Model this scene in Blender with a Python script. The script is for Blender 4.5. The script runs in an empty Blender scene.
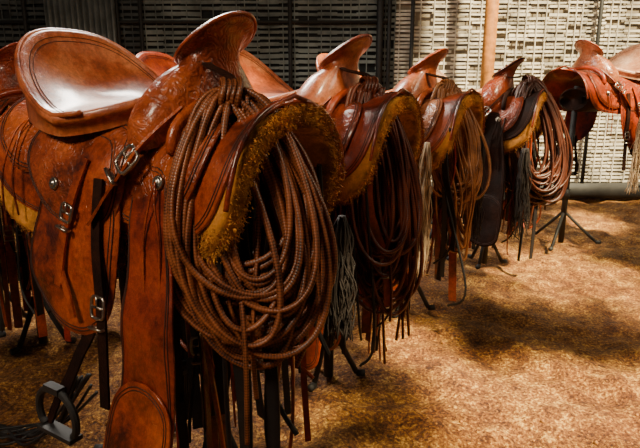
import bpy, math, random
from mathutils import Vector, Matrix, noise
scn = bpy.context.scene
COL = scn.collection

# ------------------------------------------------------------------ materials
def new_mat(name):
    m = bpy.data.materials.new(name); m.use_nodes = True
    nt = m.node_tree; b = nt.nodes['Principled BSDF']
    return m, nt, b
def ramp(nt, stops):
    r = nt.nodes.new('ShaderNodeValToRGB')
    e = r.color_ramp.elements
    while len(e) < len(stops): e.new(0.5)
    for i, (p, c) in enumerate(stops):
        e[i].position = p; e[i].color = (c[0], c[1], c[2], 1)
    return r
def noise_node(nt, coord, scale, detail=6, rough=0.6):
    n = nt.nodes.new('ShaderNodeTexNoise'); n.inputs['Scale'].default_value = scale
    n.inputs['Detail'].default_value = detail; n.inputs['Roughness'].default_value = rough
    nt.links.new(coord, n.inputs['Vector']); return n
def leather(name, dark, mid, light, rough=0.28, tooled=False, coat=0.6, big=6.0, spec=0.5):
    m, nt, b = new_mat(name); L = nt.links
    tc = nt.nodes.new('ShaderNodeTexCoord'); O = tc.outputs['Object']
    n1 = noise_node(nt, O, big, 8, 0.7)
    r = ramp(nt, [(0.37, dark), (0.50, mid), (0.66, light)])
    L.new(n1.outputs['Fac'], r.inputs['Fac'])
    n2 = noise_node(nt, O, 90, 4, 0.7)
    r2 = ramp(nt, [(0.3, (0.35,)*3), (0.6, (1,)*3)])
    L.new(n2.outputs['Fac'], r2.inputs['Fac'])
    mx = nt.nodes.new('ShaderNodeMixRGB'); mx.blend_type = 'MULTIPLY'; mx.inputs['Fac'].default_value = 0.7
    L.new(r.outputs['Color'], mx.inputs['Color1']); L.new(r2.outputs['Color'], mx.inputs['Color2'])
    L.new(mx.outputs['Color'], b.inputs['Base Color'])
    n3 = noise_node(nt, O, 14, 6, 0.6)
    mr = nt.nodes.new('ShaderNodeMapRange'); mr.inputs['To Min'].default_value = rough-0.12; mr.inputs['To Max'].default_value = rough+0.25
    L.new(n3.outputs['Fac'], mr.inputs['Value']); L.new(mr.outputs['Result'], b.inputs['Roughness'])
    b.inputs['Coat Weight'].default_value = coat; b.inputs['Coat Roughness'].default_value = 0.20
    b.inputs['Specular IOR Level'].default_value = spec
    v = nt.nodes.new('ShaderNodeTexVoronoi'); v.inputs['Scale'].default_value = 260; L.new(O, v.inputs['Vector'])
    bp = nt.nodes.new('ShaderNodeBump'); bp.inputs['Strength'].default_value = 0.25; bp.inputs['Distance'].default_value = 0.002
    L.new(v.outputs['Distance'], bp.inputs['Height'])
    bp2 = nt.nodes.new('ShaderNodeBump'); bp2.inputs['Strength'].default_value = 0.65; bp2.inputs['Distance'].default_value = 0.008
    L.new(n3.outputs['Fac'], bp2.inputs['Height']); L.new(bp.outputs['Normal'], bp2.inputs['Normal'])
    last = bp2
    if tooled:
        v2 = nt.nodes.new('ShaderNodeTexVoronoi'); v2.feature = 'SMOOTH_F1'; v2.inputs['Scale'].default_value = 46
        nd = noise_node(nt, O, 12, 2); av = nt.nodes.new('ShaderNodeMixRGB'); av.inputs['Fac'].default_value = 0.12
        L.new(O, av.inputs['Color1']); L.new(nd.outputs['Color'], av.inputs['Color2']); L.new(av.outputs['Color'], v2.inputs['Vector'])
        w = nt.nodes.new('ShaderNodeMath'); w.operation = 'SINE'
        mm = nt.nodes.new('ShaderNodeMath'); mm.operation = 'MULTIPLY'; mm.inputs[1].default_value = 22
        L.new(v2.outputs['Distance'], mm.inputs[0]); L.new(mm.outputs[0], w.inputs[0])
        bp3 = nt.nodes.new('ShaderNodeBump'); bp3.inputs['Strength'].default_value = 0.32; bp3.inputs['Distance'].default_value = 0.0030
        L.new(w.outputs[0], bp3.inputs['Height']); L.new(last.outputs['Normal'], bp3.inputs['Normal'])
        last = bp3
    L.new(last.outputs['Normal'], b.inputs['Normal'])
    return m
def plain(name, c, rough=0.5, metal=0.0, var=0.4, scale=20, bump=0.2):
    m, nt, b = new_mat(name); L = nt.links
    tc = nt.nodes.new('ShaderNodeTexCoord')
    n = noise_node(nt, tc.outputs['Object'], scale, 6)
    d = tuple(x*(1-var) for x in c); l = tuple(min(1, x*(1+var)) for x in c)
    r = ramp(nt, [(0.3, d), (0.7, l)]); L.new(n.outputs['Fac'], r.inputs['Fac'])
    L.new(r.outputs['Color'], b.inputs['Base Color'])
    b.inputs['Roughness'].default_value = rough; b.inputs['Metallic'].default_value = metal
    bp = nt.nodes.new('ShaderNodeBump'); bp.inputs['Strength'].default_value = bump; bp.inputs['Distance'].default_value = 0.004
    L.new(n.outputs['Fac'], bp.inputs['Height']); L.new(bp.outputs['Normal'], b.inputs['Normal'])
    return m
def rope_mat(name, dark, light, rough=0.36, freq=560.0):
    m, nt, b = new_mat(name); L = nt.links
    uv = nt.nodes.new('ShaderNodeUVMap'); uv.uv_map = 'UVMap'
    sp = nt.nodes.new('ShaderNodeSeparateXYZ'); L.new(uv.outputs['UV'], sp.inputs[0])
    def diag(sign):
        a = nt.nodes.new('ShaderNodeMath'); a.operation = 'MULTIPLY'; a.inputs[1].default_value = freq; L.new(sp.outputs['X'], a.inputs[0])
        c = nt.nodes.new('ShaderNodeMath'); c.operation = 'MULTIPLY'; c.inputs[1].default_value = 2*math.pi*2*sign; L.new(sp.outputs['Y'], c.inputs[0])
        d = nt.nodes.new('ShaderNodeMath'); d.operation = 'ADD'; L.new(a.outputs[0], d.inputs[0]); L.new(c.outputs[0], d.inputs[1])
        s = nt.nodes.new('ShaderNodeMath'); s.operation = 'SINE'; L.new(d.outputs[0], s.inputs[0]); return s
    s1, s2 = diag(1), diag(-1)
    mx = nt.nodes.new('ShaderNodeMath'); mx.operation = 'MULTIPLY'; L.new(s1.outputs[0], mx.inputs[0]); L.new(s2.outputs[0], mx.inputs[1])
    mr = nt.nodes.new('ShaderNodeMapRange'); mr.inputs['From Min'].default_value = -1; L.new(mx.outputs[0], mr.inputs['Value'])
    tc = nt.nodes.new('ShaderNodeTexCoord'); n = noise_node(nt, tc.outputs['Object'], 14, 5)
    ad = nt.nodes.new('ShaderNodeMath'); ad.operation = 'MULTIPLY_ADD'; ad.inputs[1].default_value = 0.30
    L.new(mr.outputs['Result'], ad.inputs[0])
    n5 = nt.nodes.new('ShaderNodeMath'); n5.operation = 'MULTIPLY'; n5.inputs[1].default_value = 0.74; L.new(n.outputs['Fac'], n5.inputs[0]); L.new(n5.outputs[0], ad.inputs[2])
    r = ramp(nt, [(0.32, dark), (0.72, light)]); L.new(ad.outputs[0], r.inputs['Fac'])
    L.new(r.outputs['Color'], b.inputs['Base Color']); b.inputs['Roughness'].default_value = rough
    bp = nt.nodes.new('ShaderNodeBump'); bp.inputs['Strength'].default_value = 0.4; bp.inputs['Distance'].default_value = 0.0015
    L.new(mr.outputs['Result'], bp.inputs['Height']); L.new(bp.outputs['Normal'], b.inputs['Normal'])
    return m

LE_A = leather('leather_chestnut', (0.065,0.008,0.0015), (0.38,0.052,0.006), (0.66,0.13,0.020))
LE_AS = leather('leather_chestnut_seat', (0.16,0.027,0.006), (0.46,0.095,0.020), (0.74,0.24,0.080), rough=0.38)
LE_AT = leather('leather_chestnut_tooled', (0.065,0.009,0.002), (0.34,0.054,0.009), (0.60,0.13,0.026), tooled=True)
LE_B = leather('leather_russet', (0.055,0.006,0.0015), (0.28,0.030,0.004), (0.46,0.066,0.011))
LE_BT = leather('leather_russet_tooled', (0.055,0.006,0.0015), (0.25,0.033,0.005), (0.42,0.070,0.015), tooled=True)
LE_C = leather('leather_tan_highlight', (0.30,0.10,0.05), (0.56,0.25,0.13), (0.80,0.50,0.34), rough=0.30)  # tan leather, paled so its colour carries the seat highlight
LE_CT = leather('leather_pale_tan_tooled', (0.20,0.05,0.018), (0.42,0.13,0.045), (0.66,0.29,0.14), tooled=True)
LE_D = leather('leather_dark_brown', (0.007,0.0025,0.0015), (0.020,0.006,0.003), (0.042,0.012,0.005), rough=0.55, coat=0.0, spec=0.18)
LE_RED = leather('leather_dark_red', (0.12,0.006,0.006), (0.28,0.015,0.012), (0.42,0.035,0.02))
BLACK = plain('black_cord', (0.008,0.006,0.006), 0.6)
IRON = plain('black_iron', (0.016,0.015,0.015), 0.65, 0.0)
SILVER = plain('tarnished_silver', (0.45,0.40,0.34), 0.30, 1.0, 0.3, 60, 0.4)
STITCH = plain('stitch_thread', (0.05,0.015,0.008), 0.7)
FLEECE = plain('sheepskin_gold', (0.48,0.19,0.025), 0.9, 0, 0.6, 30, 1.0)
HAIRW = plain('pale_horsehair', (0.50,0.36,0.22), 0.6, 0, 0.4, 30)
HAIRG = plain('grey_horsehair', (0.035,0.026,0.022), 0.7, 0, 0.5, 30)
ROPES = [rope_mat('rawhide_rope_tan', (0.022,0.005,0.002), (0.42,0.125,0.042)),
         rope_mat('rawhide_rope_red', (0.014,0.003,0.002), (0.21,0.045,0.016)),
         rope_mat('rawhide_rope_blond', (0.05,0.014,0.005), (0.52,0.21,0.070)),
         rope_mat('rawhide_rope_dark', (0.010,0.003,0.002), (0.12,0.030,0.012))]

# ------------------------------------------------------------------ helpers
def link(name, me, mat, parent=None, smooth=True):
    o = bpy.data.objects.new(name, me); COL.objects.link(o)
    if mat: me.materials.append(mat)
    if smooth and len(me.polygons):
        me.polygons.foreach_set('use_smooth', [True]*len(me.polygons))
    if parent: o.parent = parent
    return o
def mesh_obj(name, v, f, mat, parent=None, smooth=True):
    me = bpy.data.meshes.new(name); me.from_pydata([tuple(p) for p in v], [], f); me.update()
    return link(name, me, mat, parent, smooth)
def empty(name, loc=(0,0,0), rz=0.0):
    e = bpy.data.objects.new(name, None); COL.objects.link(e); e.location = loc; e.rotation_euler = (0,0,rz); e.empty_display_size = 0.1
    return e
class Buf:
    def __init__(s): s.v=[]; s.f=[]; s.uv=[]
    def tube(s, pts, r, seg=8, closed=False, r2=None):
        pts = [Vector(p) for p in pts]; n = len(pts); base = len(s.v)
        L = 0.0; prevN = None; lens=[]
        for i,p in enumerate(pts):
            if closed: t = pts[(i+1)%n]-pts[i-1]
            else: t = pts[min(i+1,n-1)]-pts[max(i-1,0)]
            if t.length < 1e-9: t = Vector((0,0,1))
            t.normalize()
            if prevN is None:
                a = t.orthogonal().normalized()
            else:
                a = prevN - t*prevN.dot(t)
                if a.length < 1e-6: a = t.orthogonal()
                a.normalize()
            prevN = a; b = t.cross(a)
            if i>0: L += (pts[i]-pts[i-1]).length
            lens.append(L)
            rr = r if r2 is None else r+(r2-r)*i/(n-1)
            for k in range(seg):
                an = 2*math.pi*k/seg
                s.v.append(p + a*math.cos(an)*rr + b*math.sin(an)*rr)
        m = n if closed else n-1
        for i in range(m):
            j = (i+1)%n
            l0 = lens[i]; l1 = lens[j] if j>i else lens[i]+(pts[j]-pts[i]).length
            for k in range(seg):
                k2=(k+1)%seg
                s.f.append((base+i*seg+k, base+i*seg+k2, base+j*seg+k2, base+j*seg+k))
                s.uv += [(l0,k/seg),(l0,(k+1)/seg),(l1,(k+1)/seg),(l1,k/seg)]
        if not closed:
            s.f.append(tuple(base+k for k in reversed(range(seg)))); s.uv += [(0,0)]*seg
            s.f.append(tuple(base+(n-1)*seg+k for k in range(seg))); s.uv += [(0,0)]*seg
    def box(s, c, sx, sy, sz, M=None):
        b=len(s.v); c=Vector(c)
        for x in (-1,1):
            for y in (-1,1):
                for z in (-1,1):
                    p=Vector((x*sx/2,y*sy/2,z*sz/2))
                    if M: p=M@p
                    s.v.append(c+p)
        for q in ((0,1,3,2),(4,6,7,5),(0,4,5,1),(2,3,7,6),(0,2,6,4),(1,5,7,3)):
            s.f.append(tuple(b+i for i in q)); s.uv += [(0,0)]*4
    def obj(s, name, mat, parent=None, smooth=True):
        me = bpy.data.meshes.new(name); me.from_pydata([tuple(p) for p in s.v], [], s.f); me.update()
        uvl = me.uv_layers.new(name='UVMap')
        fl=[c for u in s.uv for c in u]; uvl.data.foreach_set('uv', fl)
        return link(name, me, mat, parent, smooth)
def catmull(pts, n, closed=True):
    out=[]; N=len(pts); segs = N if closed else N-1
    for i in range(segs):
        if closed: p=[Vector(pts[(i+k-1)%N]) for k in range(4)]
        else: p=[Vector(pts[max(0,min(N-1,i+k-1))]) for k in range(4)]
        for j in range(n):
            t=j/n
            out.append(0.5*((2*p[1])+(-p[0]+p[2])*t+(2*p[0]-5*p[1]+4*p[2]-p[3])*t*t+(-p[0]+3*p[1]-3*p[2]+p[3])*t**3))
    if not closed: out.append(Vector(pts[-1]))
    return out

PROF=[]; _y=_z=0.0
for i in range(1001):
    s=i*0.001
    t=max(0,min(1,(s-0.03)/0.24)); t=t*t*(3-2*t)
    th=math.radians(14+68*t - 6*max(0,min(1,(s-0.45)/0.3)))
    PROF.append((_y,_z,th)); _y+=math.cos(th)*0.001; _z-=math.sin(th)*0.001
SP=0.945
def drape(x, s, off=0.0):
    sg = 1 if s>=0 else -1; a=min(0.999,abs(s)); i=int(a*1000); y,z,th=PROF[i]
    fr=a*1000-i
    if i<1000:
        y2,z2,_=PROF[i+1]; y+=(y2-y)*fr; z+=(z2-z)*fr
    rock = 0.35*x*x*max(0,1-a*1.5)
    flare = 0.25*max(0,abs(x)-0.2)**1.0*min(1,a*4)*0.5
    n=Vector((0, math.sin(th)*sg, math.cos(th)))
    return Vector((x, y*sg, SP+z+rock)) + n*(off+flare)
def dn(x,s):
    return (drape(x,s,1)-drape(x,s,0)).normalized()

def panel(name, outline, off, thick, mat, parent, sgn, rings=10, n=6, stitch=True, wob=0.0, seed=0, stitchmat=None, puff=0.0, bevel=0.3):
    o = catmull([(a,b,0) for a,b in outline], n)
    cx=sum(p.x for p in o)/len(o); cy=sum(p.y for p in o)/len(o)
    v=[]; f=[]; N=len(o)
    def pt(u, p):
        x=cx+(p.x-cx)*u; s=cy+(p.y-cy)*u
        w = wob*noise.noise(Vector((x*7+seed, s*7, seed*1.7))) if wob else 0
        edge = puff*math.sqrt(max(0,1-u**4))
        return drape(x, sgn*max(0.0005,s), off+w+edge)
    v.append(pt(0, o[0]))
    for r in range(1,rings+1):
        for p in o: v.append(pt(r/rings,p))
    for k in range(N):
        q=(0,1+k,1+(k+1)%N); f.append(q if sgn<0 else q[::-1])
    for r in range(rings-1):
        for k in range(N):
            a=1+r*N+k; b=1+r*N+(k+1)%N; q=(a,a+N,b+N,b); f.append(q if sgn<0 else q[::-1])
    ob=mesh_obj(name,v,f,mat,parent)
    m=ob.modifiers.new('s','SOLIDIFY'); m.thickness=thick; m.offset=0
    bv=ob.modifiers.new('b','BEVEL'); bv.width=thick*bevel; bv.segments=2; bv.limit_method='ANGLE'; bv.angle_limit=1.0
    if stitch:
        B=Buf()
        for uu in (0.94,0.90):
            pts=[]
            for p in o:
                d=Vector((p.x-cx,p.y-cy)); l=d.length; k=(l-(0.010 if uu>0.92 else 0.017))/l
                pts.append(pt(k,p)+ dn(p.x,sgn*max(0.001,p.y))*(thick*0.5+0.0004))
            B.tube(pts,0.0013,5,closed=True)
        B.obj(name+'_stitching',stitchmat or STITCH,parent)
    return ob

def strap(B, pts, w=0.024, t=0.004, n=8, wdir=None):
    P=catmull(pts,n,closed=False); base=len(B.v); N=len(P)
    for i,p in enumerate(P):
        tg=(P[min(i+1,N-1)]-P[max(i-1,0)]).normalized()
        wd=Vector(wdir or (1,0,0)); wd=(wd-tg*wd.dot(tg)).normalized(); nn=tg.cross(wd)
        for a,b in ((-1,-1),(1,-1),(1,1),(-1,1)):
            B.v.append(p+wd*a*w/2+nn*b*t/2)
    for i in range(N-1):
        for k in range(4):
            k2=(k+1)%4; B.f.append((base+i*4+k,base+i*4+k2,base+(i+1)*4+k2,base+(i+1)*4+k)); B.uv+=[(0,0)]*4
    B.f.append((base+3,base+2,base+1,base)); B.uv+=[(0,0)]*4
    e=base+(N-1)*4; B.f.append((e,e+1,e+2,e+3)); B.uv+=[(0,0)]*4

def buckle(B, c, nrm, w=0.036, h=0.042, r=0.0032, up=(0,0,1)):
    nrm=Vector(nrm).normalized(); up=Vector(up); up=(up-nrm*up.dot(nrm)).normalized(); sd=up.cross(nrm); c=Vector(c)
    pts=[]
    for k in range(20):
        a=2*math.pi*k/20; ca,sa=math.cos(a),math.sin(a)
        x=math.copysign(abs(ca)**0.45,ca)*w/2; y=math.copysign(abs(sa)**0.45,sa)*h/2
        pts.append(c+sd*x+up*y)
    B.tube(pts,r,6,closed=True)
    B.tube([c-sd*w/2,c+sd*w/2],r*0.8,6); B.tube([c+nrm*0.002, c+up*h*0.55+nrm*0.004],r*0.7,6)
    k=c-up*h*0.95
    pts=[k+sd*w*0.48*math.copysign(1,math.cos(a))*min(1,abs(math.cos(a))*2)+nrm*0.006*math.sin(a) for a in [2*math.pi*i/12 for i in range(12)]]
    B.tube(pts,r*0.9,6,closed=True)
def concho(B, c, nrm, r=0.018):
    nrm=Vector(nrm).normalized(); c=Vector(c); a=nrm.orthogonal().normalized(); b=nrm.cross(a)
    base=len(B.v); N=20; prof=[(1,0),(0.98,0.003),(0.8,0.005),(0.72,0.0035),(0.45,0.007),(0.2,0.009)]
    for rr,h in prof:
        for k in range(N):
            an=2*math.pi*k/N; q=rr*r*(1+(0.05 if k%2 and rr>0.9 else 0)); B.v.append(c+a*math.cos(an)*q+b*math.sin(an)*q+nrm*h)
    for i in range(len(prof)-1):
        for k in range(N):
            k2=(k+1)%N; B.f.append((base+i*N+k,base+i*N+k2,base+(i+1)*N+k2,base+(i+1)*N+k)); B.uv+=[(0,0)]*4
    e=base+(len(prof)-1)*N; B.f.append(tuple(e+k for k in range(N))); B.uv+=[(0,0)]*N

def hair_bundle(B, c, n, length, r, spread, rr, jitter=0.008):
    c=Vector(c)
    for i in range(n):
        a=rr.uniform(0,2*math.pi); q=spread*math.sqrt(rr.random())
        dv=Vector((math.cos(a),math.sin(a),0))*q; L=length*rr.uniform(0.8,1.05)
        pts=[c+dv*0.3]
        for k in range(1,6):
            t=k/5; pts.append(c+dv*(0.3+0.7*t)+Vector((rr.gauss(0,jitter),rr.gauss(0,jitter),-L*t)))
        B.tube(catmull(pts,3,False),r,5,r2=r*0.6)

# ------------------------------------------------------------------ saddle
def make_saddle(loc, rz, mats, seed, detail=1.0, seatmat=None, discR=0.088, disctilt=32, dz=0.0, fleece=True, fendsides=(-1,1), hair=None, tack=True, hornmat=None):
    rr=random.Random(seed)
    M, MT, MF = mats
    E=empty('western_saddle',(loc[0],loc[1],dz),rz)
    SM = seatmat or M
    cx=-0.085; NA=72; v=[]; f=[]
    zs=0.980
    def rim(ph):
        c=math.cos(ph); s=math.sin(ph)
        if c<0:
            x=cx-0.215*abs(c)**0.72; y=0.196*math.copysign(abs(s)**0.74,s); z=-0.026+0.190*abs(c)**1.05
        else:
            x=cx+0.20*c; y=0.196*s*(1-0.42*c*c); z=-0.026+0.066*c*c
        return Vector((x,y,z))
    rings=[0.0]+[i/14 for i in range(1,15)]
    v.append(Vector((cx,0,zs)))
    for r in rings[1:]:
        for k in range(NA):
            q=rim(2*math.pi*k/NA)
            if q.x<cx:
                zz=q.z*r**1.9; xx=cx+(q.x-cx)*(r**0.62)
            else:
                zz=q.z*r**2.0; xx=cx+(q.x-cx)*r
            v.append(Vector((xx,q.y*r,zs+zz)))
    lastr=len(rings)-1
    extra=[(0.010,0.004),(0.018,-0.001),(0.020,-0.010),(0.014,-0.020),(0.008,-0.05),(0.006,-0.12)]
    for (o,dz_) in extra:
        for k in range(NA):
            ph=2*math.pi*k/NA; q=rim(ph); d=Vector((q.x-cx,q.y,0)).normalized()
            back=max(0,-math.cos(ph))
            zz=q.z+dz_
            if dz_<-0.03: zz = q.z+dz_*(0.35+1.0*back)
            sc=(1.0 if q.x<cx+0.02 else 0.5)
            v.append(Vector((q.x+d.x*o*sc,q.y+d.y*o*sc,zs+zz)))
    for k in range(NA): f.append((0,1+k,1+(k+1)%NA))
    nr=lastr+len(extra)
    for r in range(nr-1):
        for k in range(NA):
            a=1+r*NA+k; b=1+r*NA+(k+1)%NA; f.append((a,a+NA,b+NA,b))
    mesh_obj('seat',v,f,SM,E)
    B=Buf()
    B.tube([Vector((rim(p).x,rim(p).y,zs+rim(p).z)) + Vector((rim(p).x-cx,rim(p).y,0)).normalized()*0.013+Vector((0,0,0.001)) for p in [math.pi*(0.40+1.2*i/48) for i in range(49)]],0.0060,8)
    B.obj('cantle_binding',SM,E)
    B=Buf()
    for u in (0.95,0.915):
        pts=[]
        for i in range(61):
            p=math.pi*(0.42+1.16*i/60); q=rim(p)
            pts.append(Vector((cx+(q.x-cx)*u**0.62, q.y*u, zs+q.z*u**1.9+0.0008)))
        B.tube(pts,0.0009,5)
    B.obj('seat_stitching',STITCH,E)
    v=[]; f=[]; N=40
    t=math.radians(disctilt)
    prof=[(0.115,0.925,0.080,0.175,0),(0.12,0.96,0.084,0.182,0),(0.126,0.995,0.080,0.172,2),(0.130,1.020,0.072,0.148,5),(0.136,1.038,0.066,0.110,8),
          (0.144,1.050,0.061,0.084,12),(0.152,1.062,0.060,0.070,18),(0.160,1.074,0.064,0.064,24),(0.167,1.084,0.075,0.070,disctilt),(0.175,1.092,discR*0.92,discR*0.85,disctilt),
          (0.176,1.096,discR*0.99,discR*0.94,disctilt),(0.174,1.103,discR*1.02,discR*0.97,disctilt),(0.171,1.110,discR*0.99,discR*0.94,disctilt),(0.170,1.112,discR*0.9,discR*0.86,disctilt),
          (0.171,1.108,discR*0.80,discR*0.76,disctilt),(0.171,1.106,discR*0.4,discR*0.38,disctilt),(0.171,1.106,discR*0.02,discR*0.02,disctilt)]
    for (px,pz,rx,ry,tl) in prof:
        tt=math.radians(tl)
        for k in range(N):
            a=2*math.pi*k/N; x=rx*math.cos(a); y=ry*math.sin(a)
            if pz<1.0: x=rx*math.copysign(abs(math.cos(a))**0.8,math.cos(a))
            bend=0.0
            if pz>1.08: bend=0.10*(y*y)/discR
            v.append(Vector((px+x*math.cos(tt), y, pz+x*math.sin(tt)-bend-(1.1*abs(y)**2 if pz<1.03 else 0))))
    for i in range(len(prof)-1):
        for k in range(N):
            k2=(k+1)%N; f.append((i*N+k,i*N+k2,(i+1)*N+k2,(i+1)*N+k))
    o=mesh_obj('fork_and_horn',v,f,hornmat or MT,E)
    m=o.modifiers.new('sub','SUBSURF'); m.levels=1; m.render_levels=1
    B=Buf(); pts=[]
    for k in range(60):
        a=2*math.pi*k/60; x=discR*1.03*math.cos(a); y=discR*0.98*math.sin(a)
        pts.append(Vector((0.174+x*math.cos(t),y,1.103+x*math.sin(t)-0.10*y*y/discR)))
    B.tube(pts,0.0040,6,closed=True)
    pts=[Vector((0.205, 0.165*math.sin(a), 0.905+0.085*math.cos(a))) for a in [math.pi*(-0.55+1.1*i/30) for i in range(31)]]
    B.tube(pts,0.012,8)
    B.obj('horn_lacing_and_gullet_roll',M,E)
    skirt=[(-0.37,0.02),(-0.40,0.10),(-0.38,0.22),(-0.30,0.30),(-0.15,0.33),(0.0,0.335),(0.16,0.33),(0.28,0.31),(0.345,0.24),(0.365,0.12),(0.35,0.02),(0.1,0.004),(-0.15,0.004)]
    flapo=[(-0.10,0.14),(-0.165,0.24),(-0.20,0.36),(-0.185,0.46),(-0.11,0.535),(-0.01,0.55),(0.06,0.49),(0.085,0.36),(0.08,0.22),(0.04,0.14)]
    rearj=[(-0.36,0.03),(-0.385,0.10),(-0.35,0.19),(-0.26,0.235),(-0.16,0.22),(-0.10,0.17),(-0.12,0.08),(-0.2,0.02)]
    frontj=[(0.03,0.10),(0.02,0.20),(0.07,0.29),(0.17,0.30),(0.27,0.25),(0.30,0.15),(0.26,0.08),(0.14,0.06)]
    sidej=[(-0.20,0.13),(-0.22,0.21),(-0.14,0.30),(-0.02,0.335),(0.07,0.30),(0.10,0.20),(0.07,0.12),(-0.08,0.10)]
    fend=[(0.12,0.20),(0.115,0.34),(0.105,0.48),(0.10,0.66),(0.11,0.83),(0.19,0.855),(0.255,0.83),(0.265,0.66),(0.255,0.48),(0.23,0.34),(0.20,0.20)]
    fover=[(0.095,0.66),(0.13,0.615),(0.18,0.60),(0.235,0.615),(0.268,0.66),(0.270,0.78),(0.255,0.85),(0.19,0.875),(0.115,0.85),(0.095,0.78)]
    PP=[(a*1.03,(b*1.17 if b>0.2 else b*1.02)) for a,b in skirt]
    for sg in (-1,1):
        panel('skirt',skirt,0.0,0.007,M,E,sg,wob=0.006,seed=seed)
        if fleece: panel('fleece_lining',PP,-0.030,0.046,FLEECE,E,sg,stitch=False,wob=0.016,seed=seed+3,rings=14,bevel=0.42)
        panel('saddle_flap',flapo,0.022,0.006,M,E,sg,wob=0.012,seed=seed+1,puff=0.012)
        panel('rear_jockey',rearj,0.010,0.006,MT,E,sg,wob=0.004,seed=seed+2,puff=0.006)
        panel('front_jockey',frontj,0.012,0.006,MT,E,sg,wob=0.004,seed=seed+4,puff=0.006)
        panel('seat_jockey',sidej,0.027,0.006,MT,E,sg,wob=0.003,seed=seed+5,puff=0.010)
        if sg in fendsides:
            panel('fender',fend,0.018,0.006,MF,E,sg,wob=0.016,seed=seed+6,puff=0.006)
            panel('fender_overlay',fover,0.030,0.005,M,E,sg,wob=0.016,seed=seed+6,puff=0.003)
    B=Buf()
    pts=[drape(0.366-0.10*max(0,abs(s)-0.22), s, 0.003) for s in [(-0.27+0.54*i/60) for i in range(61)]]
    B.tube(pts,0.0048,8); B.obj('skirt_front_binding',LE_B,E)
    if fleece:
        nf=int(60000*detail); v=[];f=[]
        def inside(x,s):
            c=False; j=len(PP)-1
            for i in range(len(PP)):
                if (PP[i][1]>s)!=(PP[j][1]>s) and x<(PP[j][0]-PP[i][0])*(s-PP[i][1])/(PP[j][1]-PP[i][1])+PP[i][0]: c=not c
                j=i
            return c
        cnt=0; edge=[p for p in catmull([(a,b,0) for a,b in PP],16)]
        while cnt<nf:
            sg=rr.choice((-1,1)); q=rr.random()
            if q<0.42:
                p=rr.choice(edge)
                if p.y<0.02: continue
                x=p.x+rr.gauss(0,0.005); s=max(0.002,p.y+rr.gauss(0,0.006)); off=-0.030+rr.uniform(-0.024,0.020)
                dirv=Vector(((1 if x>0 else -1)*(0.7 if abs(x)>0.33 else 0.1),0,-0.1))+ (drape(x,sg*(s+0.02))-drape(x,sg*s)).normalized()*(0.5 if s>0.05 else 0.1)
            elif q<0.64:
                x=rr.uniform(-0.36,0.36); s=rr.uniform(0.30,0.40)
                if not inside(x,s): continue
                off=-0.007; dirv=dn(x,sg*s)*0.8+Vector((0,0,-0.5))
            else:
                x=rr.uniform(-0.42,0.40); s=rr.uniform(0.003,0.40)
                if not inside(x,s): continue
                off=-0.052; dirv=-dn(x,sg*s)
            p0=drape(x,sg*s,off); dirv=dirv.normalized()
            ln=rr.uniform(0.004,0.011)
            d2=Vector((rr.gauss(0,1),rr.gauss(0,1),rr.gauss(0,1)))*0.9
            p1=p0+(dirv+d2*0.9).normalized()*ln*0.6; p2=p1+(dirv+d2.cross(dirv)).normalized()*ln*0.5
            sd=dirv.cross(d2+Vector((0.1,0.2,0.3))).normalized()*0.0011
            b=len(v); v+=[p0-sd,p0+sd,p1+sd*0.8,p1-sd*0.8,p2]; f+=[(b,b+1,b+2,b+3),(b+3,b+2,b+4)]
            cnt+=1
        mesh_obj('fleece_fibres',v,f,FLEECE,E)
    S=Buf(); D=Buf(); K=Buf(); T=Buf(); I=Buf(); BK=Buf(); RD=Buf(); BR=Buf()
    for sg in (-1,1):
        def dp(x,s,o): return drape(x,sg*s,o)
        strap(S,[dp(0.19,0.10,0.05),dp(0.14,0.17,0.045),dp(0.08,0.24,0.047),dp(0.03,0.30,0.05)],0.030,0.005,wdir=(0.7,0,0.7))
        buckle(K,dp(0.125,0.19,0.053),dn(0.12,sg*0.19),0.042,0.05,0.004,up=(dp(0.14,0.17,0)-dp(0.03,0.30,0)))
        strap(D,[dp(0.045,0.22,0.045),dp(0.045,0.34,0.045),dp(0.07,0.5,0.045),dp(0.08,0.68,0.03)],0.026,0.005)
        buckle(K,dp(0.062,0.47,0.050),dn(0,sg*0.47),0.038,0.045,0.0035)
        strap(S,[dp(-0.005,0.19,0.048),dp(-0.03,0.27,0.052),dp(-0.06,0.36,0.047),dp(-0.075,0.45,0.045)],0.022,0.005)
        buckle(K,dp(-0.035,0.29,0.057),dn(0,sg*0.29),0.032,0.036,0.0035,up=(dp(-0.005,0.19,0)-dp(-0.075,0.45,0)))
        strap(S,[dp(-0.065,0.42,0.045),dp(-0.040,0.46,0.047),dp(-0.02,0.51,0.045)],0.016,0.004)
        for (x,s,o) in ((-0.27,0.13,0.022),(0.19,0.22,0.024),(-0.10,0.24,0.042)):
            concho(K,dp(x,s,o),dn(x,sg*s),0.013)
            if x in (-0.27,0.19):
                for q in (-1,1):
                    pts=[dp(x,s,o+0.008),dp(x+q*0.008,s+0.04,o+0.012),dp(x+q*0.014+rr.uniform(-.01,.01),s+0.12,o+0.008),dp(x+q*0.02,s+0.20+rr.uniform(0,.05),o)]
                    T.tube(catmull(pts,6,False),0.0024,5)
        strap(D,[dp(0.03,0.30,0.010),dp(0.01,0.50,0.014),dp(-0.03,0.60,0.02),dp(-0.07,0.70,0.022)],0.028,0.005)
        strap(D,[dp(-0.02,0.50,0.004),dp(-0.05,0.60,0.0),dp(-0.10,0.70,0.005),dp(-0.13,0.80,0.01)],0.020,0.005)
        c=dp(-0.08,0.75,0.022)
        pts=[c+Vector((0.066*math.sin(a)*(1.0 if abs(a)<2 else 0.95),0,0.062*math.cos(a)+0.005)) for a in [math.radians(-125+250*i/24) for i in range(25)]]
        I.tube(pts,0.0085,8)
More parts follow.
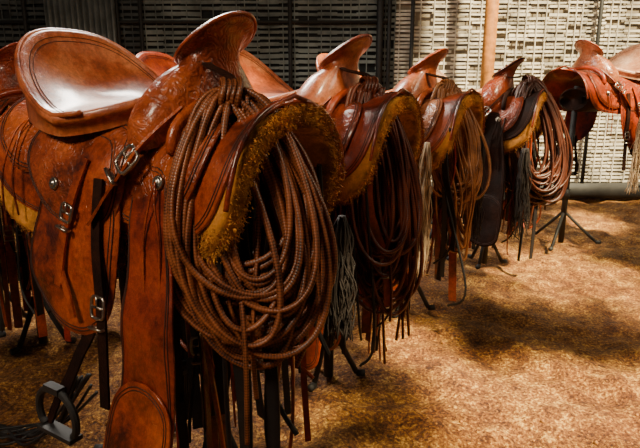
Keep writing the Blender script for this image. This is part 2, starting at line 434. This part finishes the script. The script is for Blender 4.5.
        I.box(c+Vector((0,0,-0.036)),0.120,0.032,0.010); I.box(c+Vector((0,0,0.068)),0.05,0.02,0.016)
    if tack:
        for i in range(28):
            x=rr.uniform(0.0,0.34); y=rr.uniform(-0.18,0.17); x2=x+rr.uniform(-0.05,0.05); y2=y*rr.uniform(0.5,1.0)
            zb=rr.uniform(0.05,0.40)
            tgt = RD if i in (3,8,13) else (BR if i%3==1 else BK)
            strap(tgt,[(x,y,0.84),(x+rr.uniform(-.02,.02),y,0.66),(x2,y2,0.48),(x2+rr.uniform(-.02,.02),y2,zb)],rr.uniform(0.012,0.034),0.004,wdir=(rr.uniform(-1,1),rr.uniform(-1,1),0))
            if i%4==0: buckle(K,(x2,y2,0.47),(0.6,-0.6,0),0.034,0.04,0.0035)
        for i in range(22):
            x=rr.uniform(0.05,0.36); y=rr.uniform(-0.20,0.16); zb=rr.uniform(0.10,0.45)
            (BK if i%3 else BR).tube(catmull([(x,y,0.85),(x+rr.gauss(0,.02),y+rr.gauss(0,.02),0.65),(x+rr.gauss(0,.03),y+rr.gauss(0,.02),zb+0.1),(x+rr.gauss(0,.03),y,zb)],7,False),rr.uniform(0.003,0.006),6)
        for k in range(16):
            y=-0.075+0.010*k
            BK.tube(catmull([(-0.02,y,0.82),(-0.01,y+rr.gauss(0,.004),0.6),(0.0,y+rr.gauss(0,.004),0.38),(0.0,y*0.8,0.24)],5,False),0.0045,6)
        BK.tube([(0,-0.09,0.45),(0,0.09,0.45)],0.007,6); BK.tube([(0,-0.09,0.30),(0,0.09,0.30)],0.007,6)
        BK.obj('hanging_cinch_and_straps',BLACK,E,False); RD.obj('hanging_rein',LE_RED,E,False); BR.obj('hanging_brown_straps',LE_B,E,False)
    if hair:
        for (c,n,L,sp,mt) in hair:
            H=Buf(); hair_bundle(H,c,n,L,0.0024,sp,rr); H.obj('horsehair_tassel',mt,E)
    S.obj('latigo_straps',M,E,False); D.obj('dark_straps',LE_D,E,False); K.obj('buckles_and_conchos',SILVER,E); T.obj('saddle_strings',M,E)
    I.obj('stirrups',IRON,E,False)
    return E

# ------------------------------------------------------------------ stand
def make_stand(loc, rz, dz=0.0, posts=(-0.17,0.12), leg=0.10, flip=0):
    E=empty('saddle_stand',(loc[0],loc[1],0),rz)
    B=Buf()
    top=0.83+dz
    for px in posts:
        B.tube([(px,0,0.0),(px,0,top+0.05)],0.018,12)
        B.tube([(px,0,0.30),(px,0,0.36)],0.026,12)
        for a in (90,210,330) if px<0 else (-90,30,150):
            an=math.radians(a+flip)
            B.tube([(px+0.015*math.cos(an),0.015*math.sin(an),0.20),(px+leg*0.5*math.cos(an),leg*0.5*math.sin(an),0.11),(px+leg*math.cos(an),leg*math.sin(an),0.012)],0.010,8)
            B.tube([(px+leg*math.cos(an),leg*math.sin(an),0.010),(px+(leg+0.03)*math.cos(an),(leg+0.03)*math.sin(an),0.010)],0.013,8)
    if len(posts)>1: B.tube([(posts[0],0,0.33),(posts[1],0,0.33)],0.012,8)
    B.obj('stand_frame',IRON,E)
    v=[];f=[];n=16;xs=[-0.29,-0.28,-0.15,0,0.15,0.25,0.26]
    for i,x in enumerate(xs):
        k=0.85 if i in (0,6) else 1
        for j in range(n):
            a=2*math.pi*j/n; v.append((x,0.13*k*math.sin(a),top-0.035+0.075*k*math.cos(a)))
    for i in range(len(xs)-1):
        for j in range(n):
            f.append((i*n+j,i*n+(j+1)%n,(i+1)*n+(j+1)%n,(i+1)*n+j))
    f.append(tuple(range(n))); f.append(tuple((len(xs)-1)*n+j for j in reversed(range(n))))
    mesh_obj('saddle_rest',v,f,LE_D,E)
    return E

# ------------------------------------------------------------------ rope coil
def make_coil(loc, rz, top, bot, hdir, sets, r, mat, seed, dz=0.0, tails=3, keeper=True):
    rr=random.Random(seed)
    E=empty('coiled_lariat',(loc[0],loc[1],dz),rz)
    top=Vector(top); bot=Vector(bot); h=Vector(hdir).normalized(); nn=h.cross(Vector((0,0,1))).normalized()
    if nn.x<0: nn=-nn
    B=Buf(); NP=44
    for (loops,H,W,wmin,spread,oh,on) in sets:
        pts=[]; par=[]
        for i in range(loops+1):
            par.append((H*(0.72+0.28*rr.random()), W*(wmin+(1-wmin)*rr.random()), rr.gauss(0,0.13), rr.uniform(-1,1), rr.gauss(0,0.016), rr.uniform(-0.016,0.016)))
        for i in range(loops):
            for j in range(NP):
                t=j/NP; tt=t*t*(3-2*t)
                hh,ww,tilt,lay,ox,oz=[par[i][k]*(1-tt)+par[i+1][k]*tt for k in range(6)]
                ph=2*math.pi*t
                q=(1-math.cos(ph))/2
                x=ww*0.5*math.sin(ph)*(1.02-0.34*math.cos(ph))+ox
                z=-hh*q+oz
                xr=x-z*math.sin(tilt)*0.6
                c=top.lerp(bot,min(1,q**0.8*hh/H))
                p=Vector((c.x,c.y,top.z))+h*(xr+oh*q)+Vector((0,0,z))+nn*(on*q+lay*spread*(0.35+0.65*math.sin(ph*0.5)) + 0.010*math.sin(ph+lay*3)) + Vector((noise.noise(Vector((i*3.1,t*4,seed)))*0.012,noise.noise(Vector((i*2.3,t*5,seed+5)))*0.010,0))
                pts.append(p)
        B.tube(pts,r,8)
    loops,H,W,wmin,spread,oh,on=sets[0]
    for k in range(tails):
        q=top+h*rr.uniform(-0.05,0.05)+nn*rr.uniform(-0.02,0.04)
        e=bot+h*rr.uniform(-W*0.35,W*0.35)+nn*rr.uniform(-0.03,0.03)
        pp=[q, q.lerp(e,0.4)+h*rr.uniform(-0.03,0.03), Vector((e.x,e.y,top.z-H*0.8)), Vector((e.x,e.y,top.z-H*rr.uniform(0.95,1.25)))+h*rr.uniform(-.02,.02)]
        B.tube(catmull(pp,10,False),r*0.8,7)
    for k in range(4):
        rad=0.026+0.004*rr.random(); cc=top+h*(k-1.5)*0.010
        B.tube([cc+nn*rad*1.3*math.cos(a)+Vector((0,0,1))*rad*math.sin(a)+h*0.004*math.sin(a*2) for a in [2*math.pi*i/18 for i in range(18)]],r*0.9,7,closed=True)
    B.obj('rope_coil',mat,E)
    if keeper:
        S=Buf()
        strap(S,[(0.168,-0.03,1.065),(0.21,-0.06,1.05),top+Vector((0,0,0.03)),top+Vector((0.012,-0.005,-0.02)),top+Vector((-0.01,0,-0.045))],0.02,0.004,wdir=(0.5,0.8,0))
        S.obj('horn_keeper_strap',LE_D,E,False)
    return E

A=math.radians(-32)
D0=-0.010
make_saddle((-0.360,1.29),A,(LE_A,LE_AT,LE_B),11,1.0,seatmat=LE_AS,dz=D0,fendsides=(-1,),hair=[((0.36,0.20,0.72),120,0.30,0.025,HAIRG)])
make_stand((-0.360,1.29),A)
make_saddle((-0.073,1.88),A+0.03,(LE_B,LE_BT,LE_D),22,0.45,seatmat=LE_AS,hornmat=LE_AS,fendsides=(-1,),hair=[((0.05,-0.30,0.66),140,0.40,0.04,HAIRG)])
make_stand((-0.073,1.88),A+0.03)
make_saddle((0.30,2.50),A-0.02,(LE_A,LE_CT,LE_B),33,0.3,seatmat=LE_AS,hornmat=LE_AS,fendsides=(-1,),hair=[((0.30,-0.27,0.80),50,0.5,0.03,HAIRW),((0.38,0.12,0.80),50,0.45,0.03,HAIRG)])
make_stand((0.30,2.50),A-0.02)
make_saddle((0.86,3.20),A,(LE_D,LE_BT,LE_D),44,0.2,seatmat=LE_C,hair=[((0.34,-0.2,0.7),80,0.45,0.05,HAIRG),((0.30,0.15,0.7),90,0.45,0.06,HAIRG)])
make_stand((0.86,3.20),A)
make_saddle((-1.22,2.15),A,(LE_B,LE_BT,LE_D),55,0.12,dz=0.0); make_stand((-1.22,2.15),A)
make_saddle((-0.60,2.85),A,(LE_B,LE_BT,LE_D),66,0.12,dz=0.03); make_stand((-0.60,2.85),A,dz=0.03)
RS=math.radians(203)
P5=(1.82,3.68)
make_saddle(P5,RS,(LE_B,LE_BT,LE_B),77,0.3,dz=0.13,seatmat=LE_C,hornmat=LE_CT,fleece=False,fendsides=(),tack=False,hair=[((0.02,0.30,0.70),60,0.45,0.03,HAIRW),((-0.08,0.30,0.72),40,0.35,0.03,HAIRG)])
make_stand(P5,RS,dz=0.13,posts=(0.24,),leg=0.22)

h1=(0.8,0.61,0)
make_coil((-0.360,1.29),A,(0.275,-0.075,0.995),(0.40,-0.135,0.5),h1,
          [(20,0.525,0.285,0.5,0.042,0.0,0.0),(10,0.45,0.20,0.45,0.035,-0.02,0.03),(7,0.40,0.27,0.6,0.03,-0.05,0.0)],0.0060,ROPES[0],1,tails=3,dz=D0)
make_coil((-0.073,1.88),A+0.03,(0.27,-0.03,1.0),(0.36,-0.06,0.4),h1,
          [(22,0.72,0.21,0.5,0.05,0,0),(16,0.60,0.17,0.4,0.05,0,0.02)],0.0060,ROPES[1],2,tails=7)
make_coil((0.30,2.50),A,(0.27,-0.03,1.0),(0.36,-0.06,0.5),h1,
          [(20,0.50,0.20,0.5,0.04,0,0),(10,0.75,0.12,0.4,0.04,0.05,0)],0.0062,ROPES[2],3,tails=7)
make_coil((0.86,3.20),A,(0.29,-0.03,1.03),(0.40,-0.05,0.4),h1,
          [(26,0.68,0.34,0.5,0.05,0,0),(16,0.58,0.26,0.5,0.05,0,0.03)],0.0070,ROPES[3],4,tails=2)
make_coil(P5,RS,(-0.18,0.26,0.98),(-0.20,0.30,0.4),(1,0,0),[(14,0.62,0.17,0.5,0.03,0,0)],0.007,ROPES[1],5,dz=0.13,tails=3,keeper=False)

B=Buf(); rr=random.Random(9)
for i in range(9):
    x1=-1.12+rr.uniform(-.1,.12); y1=1.50+rr.uniform(-.14,.14)
    B.tube(catmull([(-0.60+rr.uniform(-.03,.03),1.30,0.26+rr.uniform(-.03,.03)),(-0.70,1.36+rr.uniform(-.04,.04),0.13+rr.uniform(-.03,.03)),(-0.82,1.42+rr.uniform(-.06,.06),0.035),(-0.95+rr.uniform(-.04,.04),1.46+rr.uniform(-.1,.1),0.012),(x1,y1,0.010),(x1-0.15,y1+rr.uniform(-.1,.1),0.010)],8,False),0.0042,6)
B.obj('trailing_black_cords',BLACK)

# ------------------------------------------------------------------ ground
def gz(x,y):
    return 0.030*noise.noise(Vector((x*1.3,y*1.3,0)))+0.034*noise.noise(Vector((x*4,y*4,3)))+0.020*noise.noise(Vector((x*11,y*11,5)))+0.008*noise.noise(Vector((x*27,y*27,8)))-0.020
def ground():
    m,nt,b=new_mat('reddish_dirt'); L=nt.links
    tc=nt.nodes.new('ShaderNodeTexCoord'); O=tc.outputs['Object']
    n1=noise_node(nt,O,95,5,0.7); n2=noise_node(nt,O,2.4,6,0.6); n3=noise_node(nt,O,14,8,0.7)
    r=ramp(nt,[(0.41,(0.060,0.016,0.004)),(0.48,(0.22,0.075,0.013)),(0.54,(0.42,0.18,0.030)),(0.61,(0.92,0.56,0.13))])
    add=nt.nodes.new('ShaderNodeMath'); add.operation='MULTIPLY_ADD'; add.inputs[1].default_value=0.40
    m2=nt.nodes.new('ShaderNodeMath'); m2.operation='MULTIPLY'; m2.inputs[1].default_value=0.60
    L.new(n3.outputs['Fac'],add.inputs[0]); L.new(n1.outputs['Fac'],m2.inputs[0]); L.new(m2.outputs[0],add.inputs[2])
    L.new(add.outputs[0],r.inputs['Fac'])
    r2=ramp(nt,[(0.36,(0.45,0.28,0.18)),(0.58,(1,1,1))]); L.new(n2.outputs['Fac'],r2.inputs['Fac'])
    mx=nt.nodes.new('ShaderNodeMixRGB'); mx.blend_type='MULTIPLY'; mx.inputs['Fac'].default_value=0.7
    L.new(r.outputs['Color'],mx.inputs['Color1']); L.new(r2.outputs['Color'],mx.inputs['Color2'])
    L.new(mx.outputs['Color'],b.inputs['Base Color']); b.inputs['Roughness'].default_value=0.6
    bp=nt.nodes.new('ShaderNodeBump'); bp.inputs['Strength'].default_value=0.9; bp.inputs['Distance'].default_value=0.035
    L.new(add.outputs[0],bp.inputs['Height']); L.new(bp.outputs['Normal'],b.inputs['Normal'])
    v=[];f=[];N=380
    for i in range(N+1):
        for j in range(N+1):
            x=-4+8*i/N; y=-1.0+7.4*j/N
            v.append((x,y,gz(x,y)))
    for i in range(N):
        for j in range(N):
            a=i*(N+1)+j; f.append((a,a+N+1,a+N+2,a+1))
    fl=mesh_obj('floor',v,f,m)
    rr=random.Random(21); v=[];f=[]
    for i in range(4000):
        x=rr.uniform(-1.5,3.0); y=rr.uniform(1.0,5.0); q=rr.uniform(0.002,0.007)*(1 if rr.random()<0.9 else 1.8)
        z=gz(x,y)
        b=len(v); pts=[(1,0,0),(0,1,0),(-1,0,0),(0,-1,0),(0,0,0.8),(0,0,-0.5)]
        for p in pts: v.append((x+q*p[0]*rr.uniform(.7,1.3),y+q*p[1]*rr.uniform(.7,1.3),z+q*p[2]*rr.uniform(.7,1.2)))
        f+=[(b,b+1,b+4),(b+1,b+2,b+4),(b+2,b+3,b+4),(b+3,b,b+4),(b+1,b,b+5),(b+2,b+1,b+5),(b+3,b+2,b+5),(b,b+3,b+5)]
    mesh_obj('dirt_clods',v,f,plain('clod_dirt',(0.30,0.12,0.022),0.8,0,0.8,40),fl)
ground()

# ------------------------------------------------------------------ back fence
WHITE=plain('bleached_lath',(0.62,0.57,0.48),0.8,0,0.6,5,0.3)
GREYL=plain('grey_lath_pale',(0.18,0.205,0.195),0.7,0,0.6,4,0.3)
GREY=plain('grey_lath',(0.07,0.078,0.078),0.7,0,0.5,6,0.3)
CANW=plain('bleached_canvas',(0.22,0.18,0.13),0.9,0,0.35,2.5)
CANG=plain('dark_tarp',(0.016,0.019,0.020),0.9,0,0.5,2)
POSTW=plain('golden_pine_post',(0.50,0.19,0.03),0.6,0,0.5,15)
YF=5.2
def fence(E,x0,x1,slat,backm,seed,pitch=0.034,gap=0.07):
    rr=random.Random(seed)
    B=Buf(); z=0.12
    while z<2.5:
        n=max(2,int((x1-x0)/0.16)); xs=[x0+(x1-x0)*i/n for i in range(n+1)]
        for i in range(n):
            if rr.random()<gap: continue
            B.box(((xs[i]+xs[i+1])/2,YF-0.02-(0.012 if (i+int(z/pitch))%2 else 0)+rr.uniform(-.003,.003),z+rr.gauss(0,0.002)),(xs[1]-xs[0])*1.02,0.006,pitch*rr.uniform(0.40,0.72),Matrix.Rotation(rr.gauss(0,0.012),3,'Y'))
        z+=pitch
    x=x0+0.03
    while x<x1:
        B.tube([(x+rr.uniform(-.005,.005),YF-0.038,0.1),(x+rr.uniform(-.01,.01),YF-0.038,1.2),(x,YF-0.038,2.5)],0.005,5)
        x+=rr.uniform(0.06,0.13)
    B.obj('woven_laths',slat,E,False)
    Bk=Buf(); Bk.box(((x0+x1)/2,YF+0.02,1.3),x1-x0,0.02,2.6); Bk.obj('backing_cloth',backm,E,False)
W=empty('wall_back')
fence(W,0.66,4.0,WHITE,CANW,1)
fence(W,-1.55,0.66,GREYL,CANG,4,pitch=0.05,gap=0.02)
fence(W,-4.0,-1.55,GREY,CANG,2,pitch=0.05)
B=Buf()
for x in (-2.55,-2.35,-1.75,-1.55,-0.26,0.52,0.60,0.80,2.42,3.2):
    B.tube([(x,YF-0.08,0),(x,YF-0.08,2.6)],0.018 if x!=0.52 else 0.03,8)
B.box((2.0,YF-0.07,0.07),4.2,0.06,0.14); B.box((-2,YF-0.07,0.07),4.2,0.06,0.14)
B.tube([(-4,YF-0.08,1.55),(0.6,YF-0.08,1.55)],0.014,8)
B.obj('poles',IRON,W)
v=[];f=[]
for i in range(60):
    x=-2.35+0.6*i/59; y=YF-0.13+0.012*math.sin(i*1.3)
    v+= [(x,y,0.02),(x,y,2.3)]
for i in range(59): f.append((2*i,2*i+2,2*i+3,2*i+1))
o=mesh_obj('corrugated_sheet',v,f,plain('galvanised_tin',(0.28,0.29,0.28),0.45,0.7,0.4,5),W); o.modifiers.new('s','SOLIDIFY').thickness=0.003
P=Buf(); P.tube([(1.375,4.75,-0.03),(1.37,4.75,1.3),(1.38,4.75,2.6)],0.052,12); P.obj('wooden_post',POSTW)

# ------------------------------------------------------------------ unseen roof added to mask the sun, openings shaped for light patches
def sun_mask():
    rr=random.Random(3); v=[];f=[];c=0.06; ZC=3.2
    OPEN=[(1.95,2.75,0.70,1.60),
          (1.28,2.45,-0.68,-0.10),
          (1.26,1.52,-0.15,0.42),
          (2.42,2.80,-0.20,0.80),
          (1.35,4.60,3.12,5.20),
          (2.15,3.30,1.95,2.60),
          (1.15,1.60,1.70,2.10),(0.65,1.05,1.05,1.42),(0.35,0.60,0.45,0.70),
          (1.00,1.16,-0.45,-0.30)]
    def openat(x,y):
        x+=rr.gauss(0,0.045)+0.28*noise.noise(Vector((x*2.6,y*2.6,1)))+0.10*noise.noise(Vector((x*8,y*8,1))); y+=rr.gauss(0,0.045)+0.28*noise.noise(Vector((x*2.6,y*2.6,9)))+0.10*noise.noise(Vector((x*8,y*8,7)))
        for a,b,c_,d_ in OPEN:
            if a<x<b and c_<y<d_: return True
        return False
    for i in range(165):
        for j in range(145):
            x=-4.5+i*c; y=-3.0+j*c
            if openat(x,y): continue
            b=len(v); v+=[(x-c*.55,y-c*.55,ZC),(x+c*.55,y-c*.55,ZC),(x+c*.55,y+c*.55,ZC),(x-c*.55,y+c*.55,ZC)]; f.append((b,b+1,b+2,b+3))
    mesh_obj('sun_mask_roof',v,f,CANG,None,False)
sun_mask()

# ------------------------------------------------------------------ lights
d=Vector((-0.25,0.50,-0.80)).normalized()
sun=bpy.data.lights.new('sun','SUN'); sun.energy=22; sun.angle=0.05; sun.color=(1,0.83,0.50)
so=bpy.data.objects.new('sun',sun); COL.objects.link(so); so.rotation_euler=d.to_track_quat('-Z','Y').to_euler(); so.location=(3,-4,6)
def area(name,loc,tgt,size,power,col):
    l=bpy.data.lights.new(name,'AREA'); l.energy=power; l.size=size; l.color=col
    o=bpy.data.objects.new(name,l); COL.objects.link(o); o.location=loc
    o.rotation_euler=(Vector(tgt)-Vector(loc)).to_track_quat('-Z','Y').to_euler()
area('seat_highlight_area',(-1.1,3.3,2.7),(-0.2,1.7,0.9),0.8,140,(1,0.92,0.80))  # unseen lamp added for highlights on the seats
area('front_key_area',(-1.5,-0.5,2.5),(-0.3,1.4,0.9),0.6,52,(1,0.82,0.60))  # added warm key from the front left, no doorway behind it
area('side_light_area',(2.4,1.2,2.7),(0.5,2.4,0.7),0.8,28,(1,0.82,0.56))
w=bpy.data.worlds.new('World'); scn.world=w; w.use_nodes=True
bg=w.node_tree.nodes['Background']; bg.inputs[0].default_value=(0.62,0.60,0.58,1); bg.inputs[1].default_value=0.07

# ------------------------------------------------------------------ camera
cam=bpy.data.cameras.new('Camera'); cam.sensor_width=36; cam.lens=560/640*36; cam.clip_start=0.05
co=bpy.data.objects.new('Camera',cam); COL.objects.link(co); co.location=(0,0,1.0); co.rotation_euler=(math.radians(90-13.7),0,0)
scn.camera=co
